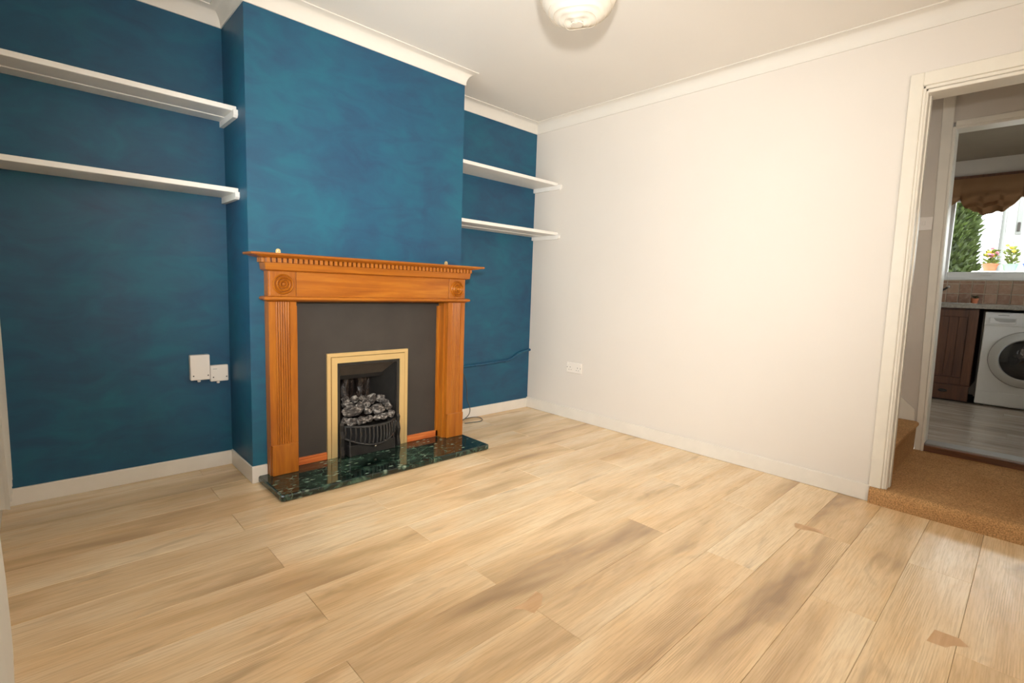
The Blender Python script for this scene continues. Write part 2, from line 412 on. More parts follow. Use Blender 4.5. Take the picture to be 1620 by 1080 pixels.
# --- walls
def wall(name, mat, label, *boxes):
    q = MB()
    for b in boxes: q.box(*b)
    return struct(q.build(name, M[mat], loc=(0, 0, 0)), label)
WY0, WY1, WZ0, WZ1 = -2.05, -.50, .62, 2.08
wall('wall_left', 'white_paint', 'white street-side wall with the curtained window',
     (LW-.14, LW, BW-.12, WY0, -.03, H+.1), (LW-.14, LW, WY1, .14, -.03, H+.1), (LW-.14, LW, WY0, WY1, -.03, WZ0), (LW-.14, LW, WY0, WY1, WZ1, H+.1))
wall('wall_alcove_left', 'blue', 'dark blue wall of the wide alcove with two shelves', (LW, XL, YL, .14, -.03, H))
wall('wall_alcove_right', 'blue', 'dark blue wall of the narrow alcove beside the white wall', (XR, 0, 0, .14, -.03, H))
OX0, OX1, OZ = -2.145, -1.205, .95
wall('wall_chimney', 'blue', 'blue chimney breast above and around the fireplace',
     (XL, OX0, -D, .14, -.008, H), (OX1, XR, -D, .14, -.008, H), (OX0, OX1, -D, .14, OZ, H), (OX0, OX1, .0, .14, -.008, OZ))
DY0, DY1, DZ = -2.600, -3.37, 2.044
wall('wall_right', 'white_paint', 'plain white wall between the corner and the doorway',
     (0, .13, DY0+.036, .14, -.03, H), (0, .13, BW-.12, DY1, -.03, H), (0, .13, DY1, DY0+.036, DZ+.03, H))
wall('wall_rear', 'white_paint', 'white wall opposite the fireplace', (LW, 0, BW-.12, BW, -.03, H))
wall('ceiling', 'ceiling_paint', 'flat white ceiling', (LW-.14, .13, BW-.12, .14, H, H+.1))

# --- coving: closed mitred sweep round the room
def coving():
    path = [(LW, BW), (LW, YL), (XL, YL), (XL, -D), (XR, -D), (XR, 0), (0, 0), (0, BW)]
    prof = [(0, HC), (.006, HC)]
    rx, rz = CV-.006-.005, H-HC-.010
    for i in range(9):
        a = math.pi/2*i/8; prof.append((.006+rx*(1-math.cos(a)), HC+.004+rz*math.sin(a)))
    prof += [(CV-.004, H-.006), (CV, H-.005), (CV, H+.002), (0, H+.002)]
    n = len(path); rows = []
    for i in range(n):
        p0, p, p1 = Vector(path[i-1]), Vector(path[i]), Vector(path[(i+1) % n])
        d0, d1 = (p-p0).normalized(), (p1-p).normalized()
        n0, n1 = Vector((d0.y, -d0.x)), Vector((d1.y, -d1.x))
        rows.append([(p.x+(n0.x+n1.x)*o, p.y+(n0.y+n1.y)*o, z) for o, z in prof])
    rows.append(rows[0])
    q = MB(); q.rings(rows, True, False)
    bmesh.ops.remove_doubles(q.bm, verts=q.bm.verts, dist=1e-6)
    return struct(q.build('trim_1', M['coving'], smooth=True, loc=(0, 0, 0)), 'white concave plaster coving under the ceiling')
coving()

# --- skirting boards
def skirt(name, label, x0, x1, y0, y1, h, mat='gloss_white'):
    q = MB(); q.box(x0, x1, y0, y1, 0, h, .004, 2)
    struct(q.build(name, M[mat]), label)
skirt('baseboard_alcove_left', 'white skirting board under the wide blue alcove', LW, XL, YL-.015, YL, .08)
skirt('baseboard_chimney_side', 'short white skirting board on the side of the chimney breast', XL-.008, XL, -D-.008, YL-.015, .088)
skirt('baseboard_chimney_front', 'stub of white skirting board beside the hearth', XL-.008, -2.297, -D-.014, -D, .09)
skirt('baseboard_alcove_right', 'white skirting board under the narrow blue alcove', XR, -.015, -.015, 0, .082)
skirt('baseboard_right', 'long white skirting board along the white wall', -.015, 0, -2.544, 0, .09)
skirt('baseboard_left', 'white skirting board under the street window', LW, LW+.015, BW, YL-.015, .085)
skirt('baseboard_rear', 'white skirting board opposite the fireplace', LW+.015, 0, BW, BW+.015, .085)

# --- street window in the left wall
def window(name, label, x0, x1, y0, y1, z0, z1, fr, mulls, sill=None, mat='upvc'):
    w = struct(empty(name, (x0, (y0+y1)/2, z0)), label)
    q = MB()
    for b in ((x0, x1, y0, y0+fr, z0, z1), (x0, x1, y1-fr, y1, z0, z1), (x0, x1, y0+fr, y1-fr, z0, z0+fr), (x0, x1, y0+fr, y1-fr, z1-fr, z1)): q.box(*b, .004)
    q.build('window_frame', M[mat], w)
    ed = [y0+fr] + sum([[c-fr/2, c+fr/2] for c in mulls], []) + [y1-fr]
    for c in mulls: q = MB(); q.box(x0, x1, c-fr/2, c+fr/2, z0+fr, z1-fr, .004); q.build('mullion', M[mat], w)
    for a, b in zip(ed[::2], ed[1::2]):
        q = MB(); q.box((x0+x1)/2-.003, (x0+x1)/2+.003, a, b, z0+fr, z1-fr); q.build('pane', M['glass'], w)
    if sill: q = MB(); q.box(*sill, .004); q.build('window_sill', M[mat], w)
    return w
window('window_1', 'white street window behind the white curtains', LW-.11, LW-.06, WY0, WY1, WZ0, WZ1, .06, [-1.275], (LW-.06, LW+.05, WY0-.03, WY1+.03, WZ0-.03, WZ0))

# ================================================================== FIREPLACE
XC = -1.678
HZ = .036
q = MB()
hp = [(-2.345, -.30), (-2.338, -.692), (-2.330, -.700), (-1.056, -.700), (-1.047, -.692), (-1.048, -.30)]
def hearth_ring(ins, z): return [(x+(ins if x < XC else -ins), y+(ins if y < -.5 else 0), z) for x, y in hp]
q.rings([hearth_ring(.008, 0.0003), hearth_ring(.0, .008), hearth_ring(0, HZ-.008), hearth_ring(.003, HZ-.002), hearth_ring(.008, HZ)])
tag(q.build('hearth', M['marble'], smooth=False), 'polished dark green marble hearth slab flecked with white', 'hearth')

sur = tag(empty('fire_surround', (XC, -.40, HZ)), 'honey-stained pine fire surround with dentil cornice and fluted legs', 'fire surround')
FY = -.425                                    # front plane of the legs
YB = -D - .0005                               # wall plane the surround stands against
HO, HI = .6175, .482                          # outer / inner half width
ZL, ZM, ZF, ZB, ZD, ZS = .944, .966, 1.092, 1.132, 1.156, 1.178
for sgn in (-1, 1):
    xo, xi = XC+sgn*HO, XC+sgn*HI
    leg = MB()
    # body of the pilaster behind the reeded panel
    leg.box(xo, xi, YB, FY+.012, HZ, ZL)
    pil = leg.build('pilaster', M['pine_z'], sur)
    # reeded face: flat margins and six reeds
    w = abs(xo-xi); pf = [(0, .012), (0, 0), (.032, 0), (.033, .0045)]
    n, rw = 6, (w-.066)/6
    for i in range(n):
        for j in range(1, 6):
            a = math.pi*j/6; pf.append((.033+rw*(i+.5)-math.cos(a)*rw/2, .0045-math.sin(a)*.0055))
        pf += [(.033+rw*(i+1)-.0007, .0045), (.033+rw*(i+1)-.0005, .0105), (.033+rw*(i+1)+.0005, .0105), (.033+rw*(i+1)+.0007, .0045)] if i < n-1 else [(.033+rw*(i+1), .0045)]
    pf += [(w-.032, 0), (w, 0), (w, .012)]
    x0 = min(xo, xi)
    q = MB(); q.prism([(x0+a, FY+b) for a, b in pf], 'z', .198, ZL); q.build('reeded_panel', M['pine_z'], pil, True)
    q = MB(); q.box(x0+.004, x0+w, YB, FY-.008, HZ+.0005, .198, .002); q.build('plinth', M['pine_z'], pil)
    # inner return running back into the recess, with a rebated slip
    if sgn > 0: q = MB(); q.box(xi-.012, xi+.004, -.335, FY+.03, HZ, ZL-.005); q.build('inner_return', M['pine_z'], sur)
    else: q = MB(); q.box(xi-.004, xi+.006, -.335, FY+.03, HZ, ZL-.005); q.build('inner_return', M['pine_z'], sur)
    q = MB(); q.box(XC+sgn*(HI-.03), XC+sgn*HI, -.352, -.336, HZ, ZL-.03); q.build('slip', M['pine_z'], sur)
    # corner block with turned bull's-eye
    bx = XC+sgn*(HO-.006-.0635)
    q = MB(); q.box(bx-.0635, bx+.0635, YB, FY-.0035, ZM, ZF, .0015); blk = q.build('corner_block', M['pine_z'], sur)
    pr = [(.0, -.010), (.006, -.0095), (.0085, -.004), (.0095, .0015), (.0115, .0015), (.0125, -.004), (.017, -.0105), (.0215, -.004), (.0225, .0015), (.025, .0015), (.026, -.004), (.0315, -.0105), (.037, -.004), (.038, .0015), (.0405, .0015), (.0415, -.004), (.0465, -.010), (.051, -.004), (.052, .002)]
    q = MB(); q.lathe(pr, (bx, FY-.006, (ZM+ZF)/2-.002), 'y', 40); q.build('bullseye', M['pine_x'], blk, True, )
q = MB(); q.box(XC-HO, XC+HO, YB, FY+.004, ZL-.006, ZF); q.build('frieze', M['pine_x'], sur)
q = MB(); q.box(XC-HO+.136, XC+HO-.136, FY+.004, FY-.0005, ZM, ZF, .0005); q.build('frieze_panel', M['pine_x'], sur)
lv = [(HO+.002, FY-.002, ZL-.006)]
for i in range(9):
    a = -math.pi/2+math.pi*i/8; lv.append((HO+.014+.012*math.cos(a), FY-.012-.012*math.cos(a), (ZL+ZM)/2+.010*math.sin(a)))
lv.append((HO+.002, FY-.002, ZM+.0005))
q = MB(); q.loft(lv, XC, YB); q.build('lower_moulding', M['pine_x'], sur, True)
q = MB(); q.loft([(HO+.004, FY-.008, ZF-.001), (HO+.012, FY-.016, ZF+.003), (HO+.018, FY-.022, ZF+.006), (HO+.022, FY-.026, ZB-.004), (HO+.022, FY-.026, ZB)], XC, YB); q.build('cornice_band', M['pine_x'], sur)
q = MB(); q.loft([(HO+.006, FY-.016, ZB), (HO+.006, FY-.016, ZD)], XC, YB); q.build('dentil_backing', M['pine_x'], sur)
# dentils along the front and the two ends
dw, pitch = .0158, .0262
q = MB(); q.box(-dw/2, dw/2, -.026, .001, -.0112, .0112, .0008); dme = q.mesh('dentil'); dme.materials.append(M['pine_z'])
nd = int((2*(HO+.022))/pitch)
for i in range(nd+1):
    inst(dme, 'dentil', sur, (XC+(i-nd/2)*pitch, FY-.016, (ZB+ZD)/2))
for sgn in (-1, 1):
    for j in range(3):
        inst(dme, 'dentil', sur, (XC+sgn*(HO+.006), FY+.002+j*pitch, (ZB+ZD)/2), (0, 0, sgn*math.pi/2))
q = MB(); q.loft([(HO+.030, FY-.042, ZD-.001), (HO+.060, FY-.058, ZD+.004), (HO+.080, FY-.066, ZD+.009), (HO+.094, FY-.076, ZD+.010), (HO+.097, FY-.079, ZD+.014), (HO+.097, FY-.079, ZS-.003), (HO+.094, FY-.076, ZS)], XC, YB)
q.build('mantel_shelf', M['pine_x'], sur)
for a, b in ((OX0+.004, -1.970), (-1.444, OX1-.004)):
    q = MB(); q.box(a, b, -.352, -.336, HZ, HZ+.042, .002); q.build('base_strip', M['strip_pine'], sur)
# black panel filling the recess, with the hole for the fire
FX0, FX1, FZ = -1.967, -1.446, .645
q = MB(); q.box(OX0+.001, FX0+.03, -.335, -.315, HZ, OZ-.002); q.box(FX1-.03, OX1-.001, -.335, -.315, HZ, OZ-.002); q.box(FX0+.03, FX1-.03, -.335, -.315, FZ-.03, OZ-.002)
tag(q.build('fireplace_back_panel', M['slate'], loc=((FX0+FX1)/2, -.325, HZ)), 'matt black panel framing the brass trim inside the pine surround', 'panel')

# gas fire
fire = tag(empty('gas_fire', ((FX0+FX1)/2, -.34, HZ)), 'inset gas fire with satin brass trim and black cast grate', 'gas fire')
FC = (FX0+FX1)/2
def trim_frame(name, mat, o, i, yf, yb):
    # three mitred bars (no sill): o, i = outset/inset from the outer frame line
    a0, a1, b0, b1 = FX0+o, FX1-o, FX0+i, FX1-i; zt, zi = FZ-o, FZ-i
    for pl in ([(a0, HZ), (a0, zt), (b0, zi), (b0, HZ)], [(a0, zt), (a1, zt), (b1, zi), (b0, zi)], [(a1, zt), (a1, HZ), (b1, HZ), (b1, zi)]):
        q = MB(); q.prism(pl, 'y', yf, yb); q.build(name, M[mat], fire)
trim_frame('outer_trim', 'brass', 0, .021, -.349, -.3355)
trim_frame('trim_groove', 'brass_edge', .021, .0245, -.343, -.3355)
trim_frame('inner_trim', 'brass', .0245, .058, -.352, -.3355)
IX0, IX1, IZ = FX0+.058, FX1-.058, FZ-.058
trim_frame('black_bezel', 'black_iron', .058, .076, -.345, -.325)
# firebox: floor, converging sides, back, sloping hood
q = MB()
xa, xb, ya, yb_ = IX0+.012, IX1-.012, -.33, -.10
xa2, xb2 = IX0+.075, IX1-.075
def slab(p, t):
    a = [Vector(v) for v in p]; nrm = (a[1]-a[0]).cross(a[2]-a[0]).normalized()*t
    q.rings([[tuple(v) for v in a], [tuple(v+nrm) for v in a]])
slab([(xa, ya, HZ), (xa2, yb_, HZ), (xa2, yb_, IZ-.01), (xa, ya, IZ-.01)], -.006)
slab([(xb, ya, HZ), (xb2, yb_, HZ), (xb2, yb_, IZ-.01), (xb, ya, IZ-.01)], .006)
q.build('firebox_cheeks', M['black_iron'], fire)
q = MB(); slab([(xa2-.03, yb_, HZ), (xb2+.03, yb_, HZ), (xb2+.03, yb_, IZ), (xa2-.03, yb_, IZ)], -.008); 
# moulded columns on the ceramic back
for cx in (-.055, .045):
    q.tube([(FC+cx, yb_-.015, HZ+.1), (FC+cx, yb_-.02, .38), (FC+cx*.8, yb_-.03, .50)], [.04, .036, .03], 12)
q.build('ceramic_back', M['soot'], fire, True)
q = MB(); slab([(xa, ya+.002, IZ-.014), (xb, ya+.002, IZ-.014), (xb-.04, -.22, IZ-.10), (xa+.04, -.22, IZ-.10)], .006); q.build('hood', M['hood'], fire)
q = MB(); slab([(xa+.035, -.225, IZ-.10), (xb-.035, -.225, IZ-.10), (xb-.035, -.21, IZ-.125), (xa+.035, -.21, IZ-.125)], .006); q.build('hood_lip', M['black_iron'], fire)
q = MB(); q.box(xa, xb, ya, yb_, HZ, HZ+.02); q.box(xa+.02, xb-.02, -.30, yb_+.01, HZ+.02, .18); q.build('burner_tray', M['black_iron'], fire)
# bowed cast fret
GW = .178
def bow(s_): return -.352-.085*(1-s_*s_)
def zbot(s_): return .150-.050*(1-s_*s_)
gt = .212
fret = MB()
def rail(z_, r, zf=None):
    pts = [(FC+GW*t, bow(t), (zf(t) if zf else z_)) for t in [i/14-1 for i in range(29)]]
    fret.tube(pts, r, 8)
rail(gt, .0085); rail(0, .007, zbot)
fr = fret.build('fret_rails', M['black_iron'], fire, True)
for i in range(15):
    t = -.92+1.84*i/14
    q = MB(); q.tube([(FC+GW*t, bow(t)-.002, gt), (FC+GW*t, bow(t)-.010, (gt+zbot(t))/2), (FC+GW*t, bow(t), zbot(t))], [.0058, .0072, .0058], 10)
    q.build('fret_bar', M['black_iron'], fr, True)
q = MB()   # dark plate behind the bars
q.rings([[(FC+GW*t, bow(t)+.012, gt-.004), (FC+GW*t, bow(t)+.012, zbot(t)+.003), (FC+GW*t, bow(t)+.016, zbot(t)+.003), (FC+GW*t, bow(t)+.016, gt-.004)] for t in [i/10-1 for i in range(21)]])
q.build('fret_plate', M['black_gap'], fr)
for sgn in (-1, 1):
    x = FC+sgn*(GW+.006)
    q = MB(); q.prism([(-.350, HZ), (-.350, .232), (-.362, .240), (-.374, .226), (-.368, .19), (-.380, .15), (-.372, .1), (-.382, .05), (-.376, HZ)], 'x', x-.010, x+.010)
    q.build('fret_cheek', M['black_iron'], fr)
    t = sgn*.80; q = MB(); q.tube([(FC+GW*t, bow(t), zbot(t)+.004), (FC+GW*t, bow(t)-.004, .08), (FC+GW*t, bow(t)-.010, HZ+.001)], [.006, .0045, .006], 8); q.build('fret_foot', M['black_iron'], fr, True)
q = MB(); q.box(FC-.15, FC+.15, -.395, -.345, HZ, .102, .004, 2); ash = q.build('ashpan_cover', M['black_iron'], fire)
q = MB(); q.lathe([(.0, -.014), (.007, -.013), (.010, -.007), (.007, 0), (.004, .006)], (FC+.008, -.398, .078), 'y', 16); q.build('knob', M['chrome'], ash, True)['label'] = 'small bright chrome control knob'
# ceramic coals, each its own
spots = [(-1.858, -.336, .243, .0190, .0190), (-1.826, -.368, .238, .0300, .0205), (-1.779, -.387, .244, .0276, .0207), (-1.737, -.399, .250, .0277, .0190), (-1.687, -.400, .250, .0253, .0180),
         (-1.635, -.387, .248, .0285, .0192), (-1.556, -.335, .240, .0229, .0266), (-1.805, -.335, .292, .0600, .0285), (-1.717, -.345, .285, .0225, .0204), (-1.648, -.340, .283, .0472, .0314),
         (-1.574, -.330, .287, .0225, .0225), (-1.822, -.295, .322, .0291, .0176), (-1.742, -.292, .312, .0240, .0180), (-1.699, -.300, .313, .0256, .0207), (-1.812, -.250, .345, .0217, .0224),
         (-1.756, -.252, .341, .0262, .0220), (-1.712, -.252, .339, .0200, .0200), (-1.654, -.252, .331, .0370, .0290), (-1.578, -.242, .322, .0290, .0270), (-1.565, -.285, .306, .0193, .0178),
         (-1.770, -.200, .300, .0400, .0320), (-1.660, -.195, .295, .0400, .0320)]
cm = []
for sd in range(6):
    q = MB(); q.blob((0, 0, 0), (1.0, 1.0, 1.0), .42, 1.5, sd+1, 3); me = q.mesh('coal', True, angle=80); me.materials.append(M['coal']); cm.append(me)
for i, (x, y, z, rw_, rh_) in enumerate(spots):
    o = bpy.data.objects.new('coal', cm[i % 6]); COL.objects.link(o); o.location = (x, y, z)
    o.scale = (rw_*1.04, min(rw_, rh_)*1.05, rh_*1.04); o.rotation_euler = (random.uniform(-.25, .25), random.uniform(-.2, .2), random.uniform(-.25, .25))
    tag(o, 'grey and white ceramic coal heaped behind the black grate', 'coal', 'coals heaped in the gas fire')

# brass mirror plates above the mantel shelf
for x, lab in ((-2.226, 'small brass hanging tab on the chimney breast above the bull\'s-eye nearer the wide alcove'), (-1.177, 'small brass hanging tab on the chimney breast above the bull\'s-eye nearer the white wall')):
    q = MB(); q.rings([[(x+a, yy, z) for a, z in [(-.012, ZS)] + [(.012*math.cos(math.pi*(1-i/8)), 1.194+.012*math.sin(math.pi*i/8)) for i in range(9)] + [(.012, ZS)]] for yy in (-D-.004, -D)])
    pt = tag(q.build('mirror_plate', M['brass'], loc=(x, -D-.002, ZS)), lab, 'hanging tab')
    q = MB(); q.lathe([(.0, -.003), (.004, -.002), (.0045, 0)], (x, -D-.004, 1.194), 'y', 12); q.build('screw', M['steel'], pt)

# ================================================================== ALCOVE SHELVES
def shelf(label, x0, x1, yf, yb, z0, th, split, bx, by, side):
    s = tag(empty('alcove_shelf', ((x0+x1)/2, (yf+yb)/2, z0)), label, 'shelf', 'white alcove shelves')
    parts = [(yf, yb)] if split is None else [(yf, split-.002), (split+.002, yb)]
    for a, b in parts:
        dz = -.0035 if a != yf else 0     # the rear board of a two-board shelf sits a little lower
        q = MB(); q.box(x0, x1, a, b, z0+dz, z0+th+dz, .002); q.build('shelf_board', M['shelf_white'], s)
    # side batten with a cut-back front end
    q = MB(); q.prism([(yb, z0-.032), (by+.012, z0-.032), (by, z0-.020), (by, z0+.004 if by < yf else z0), (yf-.0005, z0+.004 if by < yf else z0), (yf-.0005, z0), (yb, z0)], 'x', bx, bx+side*.02)
    q.build('batten', M['shelf_white'], s)
    return s
shelf('upper white shelf in the wide blue alcove, underside split by a gap', LW, XL-.002, -.228, YL, 1.870, .024, -.085, XL-.0005, -.246, -1)
shelf('lower white shelf in the wide blue alcove, made of one board', LW, XL-.002, -.230, YL, 1.475, .024, None, XL-.0005, -.243, -1)
shelf('upper white shelf in the narrow blue alcove, made of one board', XR, -.002, -.262, 0, 1.885, .024, None, -.0005, -.305, -1)
shelf('lower white shelf in the narrow blue alcove, underside split by a gap', XR, -.002, -.285, 0, 1.488, .024, -.130, -.0005, -.305, -1)

# ================================================================== SMALL WALL FITTINGS
def wallbox(name, label, x0, x1, z0, z1, d, lines):
    b = tag(empty(name, ((x0+x1)/2, YL, z0)), label, 'junction box')
    q = MB(); q.box(x0, x1, YL-d, YL, z0, z1, .005, 2); q.build('cover', M['plastic'], b)
    for sx in (x0+.014, x1-.010):
        q = MB(); q.lathe([(0, -.0015), (.0032, -.001), (.0036, 0)], (sx, YL-d, z0+.024), 'y', 10); q.build('screw', M['slot'], b)
    for a, bb, z in lines:
        q = MB(); q.box(a, bb, YL-d-.0005, YL-d+.001, z, z+.003); q.build('printed_line', M['appl_grey'], b)
    q = MB(); q.lathe([(.008, 0), (.008, -.010), (.005, -.012)], ((x0+x1)/2-.005, YL-d*.5, z0), 'z', 12, True); q.build('cable_gland', M['plastic'], b)
    return b
wallbox('junction_box', 'taller white plastic box screwed to the blue alcove wall', -2.562, -2.470, .500, .636, .034, [])
wallbox('junction_box', 'smaller square white plastic box touching the taller box on the blue wall', -2.468, -2.380, .484, .574, .026, [(-2.456, -2.436, .552)])
# double socket on the white wall
so = tag(empty('wall_socket', (0, -.525, .38)), 'white double power socket low on the white wall', 'socket')
q = MB(); q.box(-.010, 0, -.600, -.448, .380, .464, .004, 2); q.build('faceplate', M['plastic'], so)
for c in (-.486, -.562):
    for a, b, dy, dz in ((.0035, .008, 0, .012), (.005, .003, -.011, -.008), (.005, .003, .011, -.008)):
        q = MB(); q.box(-.0108, -.009, c+dy-a/1.6, c+dy+a/1.6, .413+dz-b/2, .413+dz+b/2); q.build('pin_slot', M['slot'], so)
    q = MB(); q.prism([(-.009, .438), (-.0145, .442), (-.0115, .456), (-.009, .456)][::-1], 'y', c-.008+.02*(1 if c > -.5 else -1), c+.008+.02*(1 if c > -.5 else -1))
    q.build('rocker_switch', M['plastic'], so)
for y in (-.592, -.456):
    q = MB(); q.lathe([(0, -.0125), (.003, -.012), (.003, -.009)], (0, y, .424), 'x', 10); q.build('screw', M['slot'], so)
# blue painted pipe along the narrow alcove
def smooth_path(pts, n=6):
    P = [Vector(p) for p in pts]; out = []
    for i in range(len(P)-1):
        p0, p1, p2, p3 = P[max(i-1, 0)], P[i], P[i+1], P[min(i+2, len(P)-1)]
        for j in range(n):
            t = j/n; out.append(.5*((2*p1)+(p2-p0)*t+(2*p0-5*p1+4*p2-p3)*t*t+(3*p1-p0-3*p2+p3)*t*t*t))
    return out+[P[-1]]
pp = tag(empty('gas_pipe', (-.5, -.012, .41)), 'thin blue-painted pipe with a dog-leg on the narrow alcove wall', 'pipe')
q = MB(); q.tube([(XR, -.012, .415), (-.80, -.012, .421), (-.50, -.012, .428), (-.255, -.012, .436), (-.215, -.012, .446), (-.165, -.012, .478), (-.125, -.012, .493), (-.05, -.012, .505), (-.0, -.012, .512)], .0105, 10); q.build('pipe_run', M['blue'], pp, True)
for x, z in ((-.62, .4255), (-.30, .434)):
    q = MB(); q.box(x-.008, x+.008, -.022, 0, z-.011, z+.009, .002); q.build('pipe_clip', M['blue'], pp)
cab = smooth_path([(-.775, -.018, .40), (-.745, -.018, .375), (-.712, -.018, .30), (-.700, -.019, .22), (-.698, -.02, .16), (-.672, -.026, .085), (-.690, -.034, .035), (-.76, -.05, .006), (-.80, -.06, .005)])
c2 = smooth_path([(-.80, -.06, .005), (-.70, -.022, .006), (-.61, -.035, .005), (-.605, -.095, .005), (-.66, -.150, .005), (-.76, -.135, .005), (-.80, -.125, .005)])
q = MB(); q.tube(cab+c2[1:], .0032, 6); tag(q.build('loose_cable', M['cable'], smooth=True), 'thin dark cable hanging from the pipe and looped on the floor', 'cable')

# paper lantern
LX, LY, LZ, LR = -1.610, -1.765, 2.180, .153
lan = tag(empty('paper_lantern', (LX, LY, H)), 'round white rice-paper lantern shade hanging from the ceiling', 'lampshade')
prof = []
a0, a1 = math.asin(.024/LR), math.pi-math.asin(.045/LR); NR = 17
for i in range(NR*4+1):
    a = a0+(a1-a0)*i/(NR*4); r = LR*(1-.016*abs(math.sin(math.pi*i/4)))
    prof.append((r*math.sin(a), -r*math.cos(a)*.94))
q = MB(); q.lathe(prof, (0, 0, 0), 'z', 56)
for v in q.bm.verts:
    k = 1+.018*noise.noise(v.co*14)
    v.co = Vector((v.co.x*k, v.co.y*k, v.co.z+.004*math.sin(3*math.atan2(v.co.y, v.co.x)))) + Vector((LX, LY, LZ))
sh = q.build('shade', M['paper'], lan, True)
for i in range(NR+1):
    a = a0+(a1-a0)*i/NR; rr = LR*math.sin(a); z = LZ-LR*math.cos(a)*.94
    pts = [(LX+rr*math.cos(t), LY+rr*math.sin(t), z+.004*math.sin(3*t)+.0035*math.cos(t+i*2.1)) for t in [2*math.pi*j/40 for j in range(41)]]
    q = MB(); q.tube(pts, .0009, 5, False); q.build('wire_ring', M['ring_wire'], sh, True)
q = MB(); q.lathe([(.025, 0), (.022, -.003), (.0, -.004)], (LX, LY, LZ-LR*.925), 'z', 24); q.build('base_disc', M['paper'], sh, True)
q = MB(); q.tube([(LX, LY, LZ+.10), (LX, LY, H-.02)], .003, 8); q.build('flex', M['plastic'], lan, True)
q = MB(); q.lathe([(.045, 0), (.045, -.008), (.02, -.026), (.0, -.027)], (LX, LY, H), 'z', 24); q.build('ceiling_rose', M['plastic'], lan, True)
q = MB(); q.lathe([(.0, -.06), (.019, -.055), (.021, .0), (.016, .04), (0, .042)], (LX, LY, LZ+.06), 'z', 18); q.build('lamp_holder', M['plastic'], lan, True)

# curtains at the street window (only their room-side edges show)
def curtain(label, y0, y1, ztop, zhem, xedge, folds, bell):
    rows = []; n = folds*8; nz = 26
    q = MB()
    for iz in range(nz+1):
        t = iz/nz; z = ztop+(zhem-ztop)*t; row = []
        for j in range(n+1):
            u = j/n; y = y0+(y1-y0)*u
            amp = .026+.010*t
            x = xedge(z) - amp + amp*math.cos(2*math.pi*folds*u) + .003*(math.sin(7*t+3*u) - 1)
            y += .010*math.sin(2*math.pi*folds*u+1)*t
            row.append((x, y, z))
        rows.append(row)
    back = [[(x-.003, y, z) for x, y, z in r] for r in rows]
    q.rings(rows, False, False); q.rings(back, False, False)
    return tag(q.build('curtain', M['curtain'], smooth=True), label, 'curtain', 'white curtains at the street window')
curtain('white cloth curtain hanging at the alcove end of the street window', -.62, -.262, 2.20, .20, lambda z: -3.2405+.006*max(0, min(1, (.85-z)/.6)), 4, 0)
def near_edge(z):
    pts = [(2.3, -3.224), (.70, -3.213), (.55, -3.205), (.41, -3.1985), (.30, -3.196), (.22, -3.1945), (.18, -3.20)]
    for (za, xa_), (zb, xb_) in zip(pts, pts[1:]):
        if z >= zb: return xa_+(xb_-xa_)*(za-z)/(za-zb)
    return -3.2
curtain('white cloth curtain with a ruffled edge at the street window\'s end away from the fireplace', -2.15, -1.70, 2.20, .205, near_edge, 4, 0)
q = MB(); q.tube([(LW+.07, -2.3, 2.215), (LW+.07, -.12, 2.215)], .012, 10); 
rod = tag(empty('curtain_rail', (LW+.07, -1.2, 2.2)), 'white rail carrying the curtains above the street window', 'curtain rail')
q.build('rail', M['upvc'], rod, True)
for y in (-2.28, -.14):
    q = MB(); q.box(LW, LW+.085, y-.008, y+.008, 2.20, 2.23, .003); q.build('bracket', M['upvc'], rod)

# ================================================================== DOORWAY TO THE STAIR LOBBY
d1 = struct(empty('door_1', (.05, DY0, LAND)), 'open doorway with cream gloss architrave leading to the carpeted lobby')
lean1 = lambda v: (v.x, v.y+max(0, v.z-.09)*.0093, v.z)
def dpart(root, name, mat, lean, *boxes, bevel=.003):
    q = MB()
    for b in boxes: q.box(*b, bevel)
    if lean: q.map(lean)
    return q.build(name, M[mat], root)
AY = -2.5385
dpart(d1, 'architrave', 'cream_gloss', lean1, (-.016, 0, -2.592, AY, LAND+.007, 2.134))
dpart(d1, 'architrave_bead', 'cream_gloss', lean1, (-.010, 0, -2.604, -2.5915, LAND+.007, 2.072))
dpart(d1, 'head_architrave', 'cream_gloss', lambda v: (v.x, v.y, v.z), (-.016, 0, -3.44, -2.5725, 2.072, 2.134))
dpart(d1, 'head_bead', 'cream_gloss', None, (-.010, 0, -3.38, -2.572, 2.056, 2.0725))
dpart(d1, 'jamb_lining', 'cream_gloss', lean1, (.0, .13, -2.612, -2.562, LAND, 2.05))
dpart(d1, 'head_lining', 'cream_gloss', None, (.0, .13, -3.37, -2.59, 2.040, 2.058))
dpart(d1, 'door_stop', 'cream_gloss', lean1, (.055, .09, -2.618, -2.612, LAND+.006, 2.04), bevel=.001)
dpart(d1, 'jamb_lining', 'cream_gloss', None, (.0, .13, -3.37, -3.355, LAND, 2.04))
dpart(d1, 'architrave', 'cream_gloss', None, (-.016, 0, -3.435, -3.372, LAND+.012, 2.072))

# --- carpeted landing, one step up
q = MB()
nos = [(0.0, 0.0005), (-.036, .0005), (-.038, .05), (-.036, .066), (-.029, .077), (-.018, .082), (0, .083)]
q.prism(nos, 'y', -3.44, -2.546)
q.build
tag(q.build('carpeted_step', M['carpet'], smooth=True), 'brown carpeted step edge along the foot of the doorway', 'step')
q = MB(); q.prism([(0, -3.37), (0, -2.612), (.13, -2.612), (.13, -2.582), (1.05, -2.582), (1.05, -3.42), (.13, -3.42), (.13, -3.37)], 'z', .0, LAND+.004)
struct(q.build('floor_lobby', M['carpet'], loc=(.5, -3, 0)), 'brown carpet of the small lobby')
